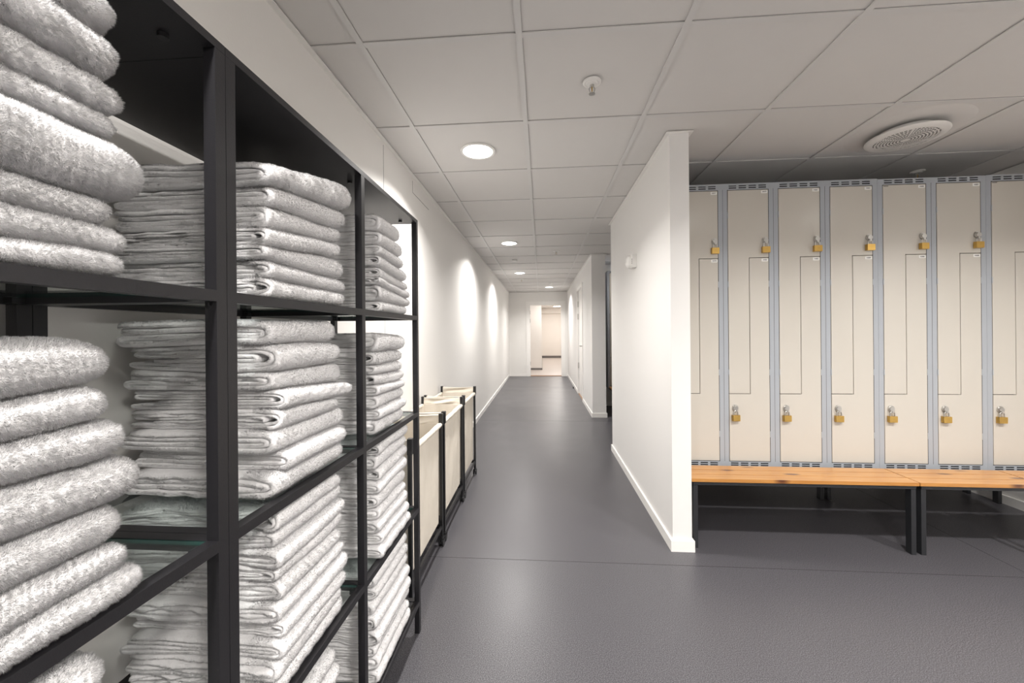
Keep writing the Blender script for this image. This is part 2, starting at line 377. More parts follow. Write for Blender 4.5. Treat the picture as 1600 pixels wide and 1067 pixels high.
prof = [(.158, -.0495), (.168, -.047), (.1735, -.042), (.172, -.037), (.160, -.035), (.146, -.035)]
prev = vs[-1]
for r, z in prof:
    ring = [bm.verts.new((r*math.cos(2*PI*k/NA), r*math.sin(2*PI*k/NA), z)) for k in range(NA)]
    for k in range(NA): bm.faces.new((prev[k], prev[(k+1) % NA], ring[(k+1) % NA], ring[k]))
    prev = ring
bmesh.ops.recalc_face_normals(bm, faces=bm.faces)
pd = obj('perforated_disc', bm, M['white_plastic'], v, smooth=True)
for q in v.children:
    if q.name.startswith(('perforated', 'inner')): q.location.z += .010

# alarm on the partition
t = empty('wall_alarm', (PX0, 3.03, 1.74)); tag(t, 'small white alarm sounder mounted on the partition wall', 'alarm')
obj('back_box', B((-.032, 0, -.05, .05, -.05, .05)), M['white_plastic'], t, bevel=.006)
bm = bmesh.new(); cyl(bm, (-.032, .02, 0), (-.050, .02, 0), .052, 32, r2=.046); cyl(bm, (-.050, .02, 0), (-.066, .02, 0), .046, 32, r2=.026)
obj('round_cover', bm, M['white_plastic'], t, smooth=True)
obj('grille', B((-.0335, -.032, -.047, -.030, -.02, -.014), (-.0335, -.032, -.047, -.030, -.006, 0), (-.0335, -.032, -.047, -.030, .008, .014)), M['grey_strip'], t)
# doorstop
bm = bmesh.new(); lathe(bm, [(0, .034), (.010, .034), (.013, .03), (.013, .006), (.020, 0), (0, 0)], (0,0,0), 24)
o = obj('doorstop', bm, M['black_plastic'], smooth=True); o.location = (.675, 8.45, 0); tag(o, 'small black doorstop on the floor by the corridor door', 'doorstop')

# ------------------------------------------------------------------ lockers
LY = 2.543; LD = .50; LZ0, LZ1 = .355, 2.125; PITCH = .3028; GX = .836
def grid_plate(bm, xs, zs, y, holes):
    V = {}
    def vv(i, k):
        if (i, k) not in V: V[(i, k)] = bm.verts.new((xs[i], y, zs[k]))
        return V[(i, k)]
    for i in range(len(xs)-1):
        for k in range(len(zs)-1):
            cx = (xs[i]+xs[i+1])/2; cz = (zs[k]+zs[k+1])/2
            if any(h[0] < cx < h[1] and h[2] < cz < h[3] for h in holes): continue
            bm.faces.new((vv(i, k), vv(i+1, k), vv(i+1, k+1), vv(i, k+1)))
def prism_xz(bm, pts, y0, y1):
    A = [bm.verts.new((x, y0, z)) for x, z in pts]; Q = [bm.verts.new((x, y1, z)) for x, z in pts]
    bm.faces.new(A); bm.faces.new(Q[::-1]); n = len(pts)
    for i in range(n): bm.faces.new((A[i], Q[i], Q[(i+1) % n], A[(i+1) % n]))
    bmesh.ops.recalc_face_normals(bm, faces=bm.faces)
_txt = {}
def text_mesh(s, size):
    if s not in _txt:
        cu = bpy.data.curves.new('lettering', 'FONT'); cu.body = s; cu.size = size; cu.extrude = .0001; cu.align_x = 'CENTER'; cu.align_y = 'CENTER'; cu.offset = size*.015
        o = bpy.data.objects.new('lettering', cu); COL.objects.link(o)
        bpy.context.view_layer.update()
        me = bpy.data.meshes.new_from_object(o.evaluated_get(bpy.context.evaluated_depsgraph_get()))
        bpy.data.objects.remove(o); me.materials.clear(); me.materials.append(M['ink']); _txt[s] = me
    return _txt[s]
def locker_bank(x0, ncol, label, dz=0., first=None, y=LY, rot=False, maker=(), yb=0., hidden_lower=()):
    W = ncol*PITCH
    t = empty('locker_bank', (x0, y, 0)); tag(t, label, 'lockers', 'locker banks')
    z1 = LZ1 + dz
    holes = []; vent = []
    for c in range(ncol):
        a = c*PITCH
        holes.append((a+.0275, a+PITCH-.0275, .394, 2.090))
        for s in range(4):
            vx = a + .0376 + s*.0594
            for zc in (2.1145, 2.1015): vent.append((vx, vx+.045, zc-.0032, zc+.0032))
            for zc in (.3835, .371): vent.append((vx, vx+.045, zc-.0032, zc+.0032))
    allh = holes + vent
    xs = sorted({0, W} | {h[0] for h in allh} | {h[1] for h in allh}); zs = sorted({LZ0, z1} | {h[2] for h in allh} | {h[3] for h in allh})
    bm = bmesh.new(); grid_plate(bm, xs, zs, 0, allh)
    # shell behind the front
    for q in [((0,0),(0,LD),'x'), ((W,0),(W,LD),'x')]:
        X = q[0][0]; f = [bm.verts.new(p) for p in [(X,0,LZ0),(X,LD,LZ0),(X,LD,z1),(X,0,z1)]]; bm.faces.new(f)
    for Z in (LZ0, z1):
        f = [bm.verts.new(p) for p in [(0,0,Z),(W,0,Z),(W,LD,Z),(0,LD,Z)]]; bm.faces.new(f)
    f = [bm.verts.new(p) for p in [(0,LD,LZ0),(W,LD,LZ0),(W,LD,z1),(0,LD,z1)]]; bm.faces.new(f)
    bmesh.ops.recalc_face_normals(bm, faces=bm.faces)
    obj('cabinet_body', bm, M['locker_frame'], t)
    bm = bmesh.new()
    for c in range(ncol): box(bm, c*PITCH+.004, (c+1)*PITCH-.004, .022, .03, LZ0+.005, z1-.005)
    obj('inner_shade_sheet', bm, M['dark_in'], t)  # dark sheet stands in for the shade inside the lockers
    if ncol > 1:
        bm = bmesh.new()
        for c in range(1, ncol): box(bm, c*PITCH-.0009, c*PITCH+.0009, -.0004, .001, .395, 2.093)
        obj('column_joint', bm, M['gap'], t)
    for c in range(ncol):
        a = c*PITCH; L, R = a+.0305, a+PITCH-.0305; mid = a + .1565; g = .0016
        zt, zm, zl, zb = 2.087, 1.663, .8165, .397
        up = bmesh.new(); prism_xz(up, [(L, zl+g), (mid-g, zl+g), (mid-g, zm+g), (R, zm+g), (R, zt), (L, zt)], -.0012, .016)
        uo = obj('upper_door', up, M['locker_door'], t, bevel=.0018, seg=2)
        lo = bmesh.new(); prism_xz(lo, [(L, zb), (R, zb), (R, zm-g), (mid+g, zm-g), (mid+g, zl-g), (L, zl-g)], -.0012, .016)
        lo_ = obj('lower_door', lo, M['locker_door'], t, bevel=.0018, seg=2)
        for z in (1.93, 1.50, .95): obj('hinge', B((L-.0042, L+.0012, -.003, .002, z-.018, z+.018)), M['locker_frame'], uo)
        for z in (1.50, .95, .565): obj('hinge', B((R-.0012, R+.0042, -.003, .002, z-.018, z+.018)), M['locker_frame'], lo_)
        for par, hx, hz in ((uo, a+.250, 1.770), (lo_, a+.064, .728)):
            bm = bmesh.new(); cyl(bm, (hx, 0, hz), (hx, -.010, hz), .0175, 24); cyl(bm, (hx, -.010, hz), (hx, -.016, hz), .0155, 24, r2=.0135)
            cyl(bm, (hx, -.001, hz+.005), (hx, -.007, hz+.005), .0165, 20)
            box(bm, hx-.004, hx+.004, -.018, 0, hz-.022, hz-.008)
            obj('hasp', bm, M['steel'], par, smooth=True)
        if first is not None:
            for par, z, k in ((uo, 2.072, 0), (lo_, 1.648, 1)):
                st = obj('number_plate', B((R-.042, R-.004, -.0022, -.0008, z-.0085, z+.0085)), M['sticker'], par)
                tm = text_mesh('H%03d' % (first + 2*c + k), .0115)
                o = link('plate_number', tm, st); o.location = (R-.023, -.0024, z); o.rotation_euler = (PI/2, 0, 0)
        if c in maker: obj('maker_mark', B((L+.004, L+.030, -.0018, -.0008, 2.078, 2.083)), M['grey_strip'], uo)
    return t
locker_bank(GX, 4, 'bank of four cream locker columns beside the white partition', dz=.004, first=77)
locker_bank(GX+4*PITCH+.001, 2, 'middle bank of two cream locker columns numbered H085 to H088', first=85, maker=(0,))
locker_bank(GX+6*PITCH+.002, 1, 'cream locker bank cut off by the right edge of view', first=89, maker=(0,), dz=.003)
locker_bank(1.0, 4, 'unlit locker bank glimpsed past the far end of partition', y=5.985)
bb = locker_bank(GX, 7, 'added unseen locker bank back to back behind the cream lockers, blocking light')  # added out of sight to block light and keep the floor beneath dark
bb.location = (GX+7*PITCH, 2*(LY+LD)-LY+.004, 0); bb.rotation_euler = (0, 0, PI)

def padlock(i, x, z, label, tilt):
    t = empty('padlock', (x, LY-.013, z)); tag(t, label, 'padlock', 'brass padlocks on the lockers')
    t.rotation_euler = (0, 0, tilt)
    obj('lock_body', B((-.022, .022, -.0095, .0095, -.037, 0)), M['brass'], t, bevel=.0022, seg=3)
    bm = bmesh.new(); pts = [(-.0125, 0, -.004), (-.0125, 0, .014)] + [(-.0125*math.cos(a), 0, .014+.0125*math.sin(a)) for a in [PI*k/10 for k in range(1, 10)]] + [(.0125, 0, .014), (.0125, 0, -.004)]
    tube(bm, pts, .0032, 10); obj('shackle', bm, M['steel'], t, smooth=True)
    return t
ords = ['first', 'second', 'third', 'fourth', 'fifth', 'sixth', 'seventh', 'eighth', 'ninth', 'tenth', 'eleventh', 'twelfth']
for c in range(7):
    a = GX + c*PITCH + (.001 if c > 3 else 0) + (.001 if c > 5 else 0)
    num = 77 + 2*c
    if c < 6:
        padlock(c, a+.250, 1.728, 'brass padlock on the upper door of locker H%03d, %s column from the partition' % (num, ords[c]), random.uniform(-.1, .25))
    if c > 0:
        padlock(c, a+.064, .686, 'brass padlock on the lower door of the %s locker column from partition' % ords[c], random.uniform(-.05, .2))

# ------------------------------------------------------------------ benches
def bench(x0, x1, label, y0=2.246, depth_leg=2.975-2.246):
    W = x1-x0
    t = empty('bench', (x0, y0, 0)); tag(t, label, 'bench', 'pine benches under the lockers')
    for s0, s1 in ((0, .0705), (.0755, .1465), (.1515, .222)):
        obj('slat', B((0, W, s0, s1, .372, .390)), M['pine'], t, bevel=.004, seg=3)
    for x in (.010, W-.034):
        for y in (.008, depth_leg-.03):
            obj('leg', B((x, x+.024, y, y+.034, 0, .351)), M['legs'], t, bevel=.006, seg=3)
        obj('side_rail', B((x, x+.024, .012, depth_leg, .345, .3535)), M['legs'], t, bevel=.001)
    obj('front_rail', B((.010, W-.010, .006, .032, .3535, .3715)), M['legs'], t, bevel=.002)
    obj('rear_rail', B((.010, W-.010, .185, .218, .3535, .3715), (.034, W-.034, .226, .283, .325, .349)), M['legs'], t, bevel=.002)  # the lower bar is added to block a light stripe on the floor
    obj('cabinet_rail', B((.010, W-.010, depth_leg-.03, depth_leg, .335, .3535)), M['legs'], t, bevel=.002)
    return t
bench(.829, 2.006, 'long pine slatted bench with knots touching the white partition')
bench(2.012, 2.620, 'short pine bench beside the paired black legs')
bench(2.627, 3.17, 'pine bench cut off at the right edge of view')
bb = bench(0, 2.3, 'added unseen bench behind the cream lockers, blocking light'); bb.location = (3.14, 2*(LY+LD)-2.246+.004, 0); bb.rotation_euler = (0, 0, PI)  # added out of sight with the rear bank to keep light out
bench(1.0, 2.2, 'shadowed bench glimpsed past the far end of partition', y0=5.70, depth_leg=.73)

# ------------------------------------------------------------------ shelving units
XF, XB = -.4995, -.862; LEV = [1.281, .893, .507, .130]; TOPZ = 1.671
def shelf_unit(y0, y1, mids, label):
    t = empty('shelving_unit', (XB, y0, 0)); tag(t, label, 'shelf', 'black steel shelving units')
    T = Matrix.Translation((-XB, -y0, 0))
    def P(name, bm, mat, par=None, **k):
        bm.transform(T); return obj(name, bm, mat, par or t, **k)
    pw = .0195
    ys = [y0] + [m - pw/2 for m in mids] + [y1-pw]
    for y in ys:
        for xa, xb in ((XF-pw, XF), (XB, XB+pw)):
            P('post', B((xa, xb, y, y+pw, 0, TOPZ-.014)), M['black'], bevel=.0012, seg=2)
    P('top_panel', B((XB, XF, y0, y1, TOPZ-.0135, TOPZ)), M['black'], bevel=.0012)
    for y in ys:
        for xx in (XF-.055, XB+.055):
            bm = bmesh.new()
            yy = y + (.045 if y < y1-.1 else -.03)
            cyl(bm, (xx, yy, TOPZ-.0135), (xx, yy, TOPZ-.020), .007, 16); P('bolt_head', bm, M['black_plastic'], smooth=True)
    for li, z in enumerate(LEV):
        for a, b in zip(ys, ys[1:]):
            ya, yb = a+pw, b
            P('front_rail', B((XF-pw, XF, ya, yb, z-.0175, z)), M['black'], bevel=.0010)
            P('rear_rail', B((XB, XB+pw, ya, yb, z-.0175, z)), M['black'], bevel=.0010)
            if li < 3:
                P('glass_shelf', B((XB+pw+.001, XF-pw-.001, ya+.001, yb-.001, z-.007, z-.001)), M['glass'])
                P('glass_edge', B((XB+pw+.0015, XF-pw-.0015, ya+.0005, ya+.0012, z-.007, z-.001), (XB+pw+.0015, XF-pw-.0015, yb-.0012, yb-.0005, z-.007, z-.001)), M['glass_edge'])
                for px in (XB+pw, XF-pw-.016):
                    for py in (ya, yb-.016): P('shelf_bracket', B((px, px+.016, py, py+.016, z-.0175, z-.0075)), M['black_plastic'], bevel=.001)
            else:
                P('bottom_panel', B((XB+pw, XF-pw, ya, yb, z-.012, z-.003)), M['black'])
        for y in ys:
            P('side_rail', B((XB+pw, XF-pw, y, y+pw, z-.0175, z)), M['black'], bevel=.0010)
    return t
shelf_unit(-.387, .5885, [.10], 'black steel shelving unit nearest the camera, partly out of view')
shelf_unit(.5895, 1.5642, [1.0718], 'black steel shelving unit with glass shelves beside the canvas hampers')

# ------------------------------------------------------------------ towels
rng = np.random.default_rng(11)
def field(k=5, f=9.):
    a = rng.normal(size=k); w = rng.normal(size=(k, 2))*f; p = rng.uniform(0, 6.28, k)
    def F(x, y):
        s = 0
        for i in range(k): s = s + a[i]*np.sin(w[i, 0]*x + w[i, 1]*y + p[i])
        return s/math.sqrt(k)
    return F
def ribbon(L, h, b, plies=4, roll=0.):
    """closed cross-section (x from the back 0 to front L, v 0..1) of a towel folded twice; returns left/right rails, outer flag"""
    pts = []; tn = 1./plies; b2 = max(b - tn*h*.95, .004)
    xc = L - b
    def arc(cx, cv, rx, rv, a0, a1, n, fl):
        for i in range(n+1):
            a = a0 + (a1-a0)*i/n; ca, sa = math.cos(a), math.sin(a); e = .72 if fl == 2 else 1.
            pts.append((cx + rx*math.copysign(abs(ca)**e, ca), cv + rv*math.copysign(abs(sa)**e, sa), fl))
    def line(x0, x1, v, n, fl):
        for i in range(1, n): pts.append((x0 + (x1-x0)*i/n, v, fl))
    pts.append((.004 + rng.uniform(0, .02), 1-tn/2, 1)); line(pts[0][0], xc, 1-tn/2, 9, 1)
    arc(xc, .5, b, .5-tn/2, PI/2, -PI/2, 14, 2); line(xc, .012, tn/2, 9, 1)
    if plies == 4:
        arc(.012, tn, .010, tn/2, -PI/2, -PI*1.5, 5, 0)
        line(.012, xc, 1.5*tn, 9, 0); arc(xc, .5, b2, tn/2, -PI/2, PI/2, 7, 0); line(xc, .02, 2.5*tn, 9, 0); pts.append((.012, 2.5*tn, 0))
    else:   # six plies: one more inner fold
        arc(.012, tn, .010, tn/2, -PI/2, -PI*1.5, 5, 0)
        line(.012, xc, 1.5*tn, 9, 0); arc(xc, .5, b2, 1.5*tn, -PI/2, PI/2, 9, 0); line(xc, .02, 4.5*tn, 9, 0)
        arc(.02, 4*tn, .010, tn/2, PI/2, PI*1.5, 5, 0); line(.02, xc-.01, 3.5*tn, 9, 0)
        arc(xc-.01, .5, .008, tn/2, PI/2, -PI/2, 5, 0); line(xc-.01, .03, 2.5*tn, 9, 0)
    return np.array(pts), tn
FINE = 1.0
def towel(xf, xb, y0, y1, zlo, zhi, lo, hi, h, plies, b, label, group, tuft, tlen, top=False, twidth=.0007, near=True, ny=16, farcap=.30):
    """zlo/zhi: functions (x,y)->z of the lower and upper surface"""
    L = xf-xb
    P, tn = ribbon(L, h, b, plies)
    n = len(P); x = P[:, 0]; v = P[:, 1]
    dx = np.gradient(x); dv = np.gradient(v)*h
    ln = np.sqrt(dx**2+dv**2)+1e-9; nx, nz = -dv/ln, dx/ln      # left normal
    half = tn*h*.485
    wob = field(4, 60.); lay = field(4, 45.); shear = field(3, 8.)
    clump = [field(6, 520.) for _ in range(3)]
    # stations along y
    s = np.concatenate([[0, .006, .018], np.linspace(.05, .95, ny), [.975, .991, 1.0]])
    W = y1-y0
    verts = []; rows = []
    arcl = np.cumsum(ln); 
    for si, ss in enumerate(s):
        yb_ = y0 + W*ss
        d0 = ss*W; d1 = (1-ss)*W
        r1 = h*.60; r0 = h*.30
        t1 = 1. if d1 > r1 else farcap + (1-farcap)*math.sqrt(max(0, 1-(1-d1/r1)**2))
        t0 = 1. if d0 > r0 else .80 + .20*math.sqrt(max(0, 1-(1-d0/r0)**2))
        tp = t1*t0
        thin = (.45 if si == 0 else .8 if si == 1 else 1.) * (.6 if si == len(s)-1 else 1.)
        ring = []
        for sg in (1, -1):
            hx = x + nx*half*sg*thin; hv = v*h + nz*half*sg*thin
            vv = .5 + (hv/h-.5)*tp
            xx = xb + hx - (1-tp)*.5*b*(hx/L)**6
            e = 1-ss
            yy = yb_ + (lay(arcl*1.3+3, 0*arcl)*.0042*e**3 - lay(arcl*1.3-5, 0*arcl)*.0035*ss**3) + shear(xx, 0*xx)*.004
            zl = zlo(xx, yy); zh = zhi(xx, yy)
            zz = zl + (zh-zl)*vv + wob(xx*1.0+arcl*.5, yy)*.0007
            xx = xx + wob(zz, yy)*.0012*(hx/L)
            ring.append(np.stack([xx, yy, zz], 1))
        verts.append(np.concatenate(ring))
    V = np.concatenate(verts); m = 2*n; K = len(s)
    faces = []; flag = []
    i = np.arange(n-1)
    idx = np.arange(n-1)
    for k in range(K-1):
        a = k*m; c = (k+1)*m
        faces.append(np.stack([a+i, a+i+1, c+i+1, c+i], 1)); flag.append(np.where(P[:-1, 2] > 0, P[:-1, 2], 0))
        faces.append(np.stack([a+n+i+1, a+n+i, c+n+i, c+n+i+1], 1)); flag.append(np.zeros(n-1))
        faces.append(np.array([[a, c, c+n, a+n], [a+n-1, a+m-1, c+m-1, c+n-1]])); flag.append(np.zeros(2))
    faces.append(np.stack([i+1, i, n+i, n+i+1], 1)); flag.append(np.full(n-1, 3))
    a = (K-1)*m
    faces.append(np.stack([a+i, a+i+1, a+n+i+1, a+n+i], 1)); flag.append(np.full(n-1, 4))
    F = np.concatenate(faces); FL = np.concatenate(flag)
    nv0, nf0 = len(V), len(F)
    tv = np.zeros((0, 3)); tn_ = np.zeros((0, 3))
    if tuft > 0:
        A, Bq, Cq, Dq = V[F[:, 0]], V[F[:, 1]], V[F[:, 2]], V[F[:, 3]]
        fn = np.cross(Cq-A, Dq-Bq); ar = np.linalg.norm(fn, axis=1)/2; fn = fn/(2*ar[:, None]+1e-12)
        ctr = (A+Bq+Cq+Dq)/4
        # orient outward normals on the outer rail
        cen = np.array([(xf+xb)/2 - .08, (y0+y1)/2, (lo+hi)/2])
        sgn = np.sign(np.einsum('ij,ij->i', fn, ctr-cen)); 
        ok = (FL == 2) | (FL == 3) | (FL == 4) | ((FL == 1) & (ctr[:, 0] > xf-b-.03)) | ((FL == 1) & ((fn[:, 2]*sgn) > .5) & top)
        ok &= (ctr[:, 1] > .24)
        sgn[FL == 3] = np.sign(-fn[FL == 3, 1]); sgn[FL == 4] = np.sign(fn[FL == 4, 1])
        fn = fn*sgn[:, None]
        w = np.where(ok, ar, 0); tot = w.sum(); cnt = int(tot*tuft)
        if cnt > 0:
            pick = rng.choice(len(F), cnt, p=w/tot)
            u1, u2 = rng.random((2, cnt, 1))
            p = (A[pick]*(1-u1)+Bq[pick]*u1)*(1-u2) + (Dq[pick]*(1-u1)+Cq[pick]*u1)*u2
            nn = fn[pick]
            cl = np.stack([cf(p[:, 1]*1.0 + p[:, 0]*.6, p[:, 2]*1.0) for cf in clump], 1)
            d = nn*1.1 + rng.normal(size=(cnt, 3))*.30 + cl*.42 + np.array([0, 0, -.12]); d /= np.linalg.norm(d, axis=1)[:, None]
            sd = np.cross(d, rng.normal(size=(cnt, 3))); sd /= np.linalg.norm(sd, axis=1)[:, None]+1e-9
            ll = tlen*rng.uniform(.5, 1.2, (cnt, 1))*(1+.25*cl[:, :1]); ww = twidth*rng.uniform(.7, 1.4, (cnt, 1))
            tv = np.stack([p-sd*ww-nn*.0006, p+sd*ww-nn*.0006, p+d*ll], 1).reshape(-1, 3)
            nj = nn + rng.normal(size=(cnt, 3))*.16 + cl*.30; nj /= np.linalg.norm(nj, axis=1)[:, None]
            tn_ = np.repeat(nj, 3, axis=0)
    nt_ = len(tv)//3
    allv = np.concatenate([V, tv]); me = bpy.data.meshes.new('towel')
    org = np.array([xb, y0, lo]); allv = allv-org
    me.vertices.add(len(allv)); me.vertices.foreach_set('co', allv.astype(np.float32).ravel())
    loops = np.concatenate([F.ravel(), np.arange(nv0, nv0+nt_*3)])
    me.loops.add(len(loops)); me.loops.foreach_set('vertex_index', loops.astype(np.int32))
    ls = np.concatenate([np.arange(nf0)*4, nf0*4+np.arange(nt_)*3])
    me.polygons.add(nf0+nt_); me.polygons.foreach_set('loop_start', ls.astype(np.int32))
    me.materials.append(M['towel']); me.materials.append(M['pile'])
    me.polygons.foreach_set('material_index', np.concatenate([np.zeros(nf0), np.ones(nt_)]).astype(np.int32))
    me.update(calc_edges=True)
    me.polygons.foreach_set('use_smooth', np.ones(nf0+nt_, dtype=bool))
    if nt_:
        me.update()
        base = np.zeros(len(allv)*3, np.float32); me.vertex_normals.foreach_get('vector', base)
        base = base.reshape(-1, 3); base[nv0:] = tn_
        me.normals_split_custom_set_from_vertices(base.tolist())
    o = link('towel', me); o.location = org
    tag(o, label, 'towel', group)
    return o

def stack(xf, xb, y0, y1, near, far, desc, group, ends=None, tuft=0, tlen=.003, plies=4, b=.03, twidth=.0007, ny=14, jx=.006, jy=.006, farcap=.35, yn=None, adj='folded'):
    """near/far: interface heights (top to bottom) at the near and far front corner, same length"""
    n = len(near)-1
    surf = []
    for k in range(n+1):
        a = near[k]; c = far[k]
        if k == n: surf.append(lambda x, y, a=a, c=c: a + 0*x); continue
        f = field(4, 11.); am = .0022
        def F(x, y, a=a, c=c, f=f, am=.0034):
            u = (y-y0)/(y1-y0)
            return a + (c-a)*np.clip(u, -.2, 1.2) + f(x, y)*am
        surf.append(F)
    for k in range(n):
        hh = (near[k]+far[k]-near[k+1]-far[k+1])/2
        e = ends[k] if ends else y1 + rng.normal()*jy
        ys = y0 + rng.normal()*jy*.9
        pl = plies if plies else int(rng.choice([4, 4, 6]))
        if hh < .024: pl = 4
        where = ('topmost of' if k == 0 else 'lowest of' if k == n-1 else '%s from top in' % ords[k])
        towel(xf + rng.normal()*jx, xb + rng.normal()*.004, ys, e, surf[k+1], surf[k], near[k+1], near[k], hh, pl, min(b*rng.uniform(.8, 1.15), hh*.9), 
              'white %s towel, %s %s' % (adj, where, desc), group, tuft, tlen, top=(k == 0), twidth=twidth, ny=ny, farcap=farcap)
def lin(a, b, n, j=.12):
    w = 1 + rng.uniform(-j, j, n); c = np.concatenate([[0], np.cumsum(w)])/w.sum()
    return [a + (b-a)*q for q in c]
L3, L2, L1, L0 = LEV
# nearest unit, bay next to the double post (only the far end of these stacks is in view)
U3 = [1.618, 1.567, 1.515, 1.473, 1.446, 1.376, 1.343, 1.310, L3]
stack(-.507, -.83, .13, .44, U3, U3, 'the large nearest stack on the top shelf', 'towels in the nearest top stack', ends=[.436, .441, .443, .437, .466, .437, .447, .446], tuft=2600000, tlen=.0036, twidth=.00026, plies=4, b=.045, ny=20, farcap=.45, adj='fluffy', jx=.0028, jy=.003)
U2 = [1.206, 1.152, 1.112, 1.068, 1.012, .965, .928, L2]
stack(-.507, -.83, .13, .44, U2, U2, 'the nearest stack on the second shelf', 'towels in the nearest second shelf stack', ends=[.428, .424, .442, .461, .442, .438, .454], tuft=2600000, tlen=.0036, twidth=.00026, plies=4, b=.045, ny=20, farcap=.45, adj='fluffy', jx=.0028, jy=.003)
U1 = [.852, .788, .735, .68, .62, .565, L1]
stack(-.507, -.83, .13, .415, U1, U1, 'the nearest stack on the third shelf', 'towels in the nearest third shelf stack', tuft=2000000, tlen=.0036, twidth=.00028, plies=4, b=.045, ny=18, farcap=.45, adj='fluffy', jx=.0028, jy=.003)
# second unit, first bay
kw = dict(tuft=1000000, tlen=.0030, twidth=.00035, plies=0, b=.034, ny=16)
stack(-.512, -.83, .70, .985, [1.537, 1.493, 1.452, 1.414, 1.382, 1.353, 1.319, L3], [1.603, 1.534, 1.484, 1.447, 1.402, 1.351, 1.315, L3], 'the middle stack on the top shelf', 'towels in the middle top stack', ends=[1.005, .985, .965, .97, .985, .99, .985], **kw)
stack(-.512, -.83, .72, .975, [1.238, 1.190, 1.139, 1.103, 1.062, 1.025, .985, .942, L2], [1.243, 1.193, 1.141, 1.090, 1.053, 1.026, .980, .942, L2], 'the middle stack on the second shelf', 'towels in the middle second shelf stack', ends=[.955, .97, .99, 1.01, .95, .985, .965, .98], **kw)
stack(-.512, -.83, .715, .97, lin(.866, L1, 10), lin(.868, L1, 10), 'the middle stack on the third shelf', 'towels in the middle third shelf stack', **kw)
stack(-.512, -.83, .70, .95, lin(.44, L0, 7), lin(.442, L0, 7), 'the middle stack on the bottom shelf', 'towels in the middle bottom stack', **kw)
kw = dict(tuft=450000, tlen=.0028, twidth=.0005, plies=0, b=.032, ny=14)
stack(-.512, -.83, 1.215, 1.45, [1.596, 1.537, 1.495, 1.462, 1.428, 1.395, 1.362, 1.318, L3+.0], [1.600, 1.537, 1.485, 1.451, 1.410, 1.375, 1.341, 1.315, L3], 'the farthest stack on the top shelf', 'towels in the farthest top stack', ends=[1.40, 1.415, 1.425, 1.46, 1.485, 1.50, 1.50, 1.47], **kw)
stack(-.512, -.83, 1.185, 1.42, [1.212, 1.154, 1.118, 1.082, 1.048, 1.014, .975, .935, L2], [1.205, 1.150, 1.110, 1.077, 1.044, 1.012, .978, .936, L2], 'the farthest stack on the second shelf', 'towels in the farthest second shelf stack', **kw)
stack(-.512, -.83, 1.19, 1.45, lin(.865, L1, 9), lin(.872, L1, 9), 'the farthest stack on the third shelf', 'towels in the farthest third shelf stack', **kw)
stack(-.512, -.83, 1.16, 1.46, lin(.47, L0, 8), lin(.462, L0, 8), 'the farthest stack on the bottom shelf', 'towels in the farthest bottom stack', **kw)

# ------------------------------------------------------------------ laundry hampers
HX0, HX1 = -.862, -.572
def canvas_panel(pts_fn, nu, nv, th, bm):
    """grid sheet with thickness; pts_fn(u,v)->(pos, normal)"""
    g = [[pts_fn(i/nu, j/nv) for j in range(nv+1)] for i in range(nu+1)]
    f = [[bm.verts.new(p) for p, n_ in r] for r in g]; bk = [[bm.verts.new(p - n_*th) for p, n_ in r] for r in g]
    for i in range(nu):
        for j in range(nv):
            bm.faces.new((f[i][j], f[i+1][j], f[i+1][j+1], f[i][j+1])); bm.faces.new((bk[i][j+1], bk[i+1][j+1], bk[i+1][j], bk[i][j]))
    for i in range(nu):
        bm.faces.new((f[i][0], bk[i][0], bk[i+1][0], f[i+1][0])); bm.faces.new((f[i][nv], f[i+1][nv], bk[i+1][nv], bk[i][nv]))
    for j in range(nv):
        bm.faces.new((f[0][j], f[0][j+1], bk[0][j+1], bk[0][j])); bm.faces.new((f[nu][j], bk[nu][j], bk[nu][j+1], f[nu][j+1]))
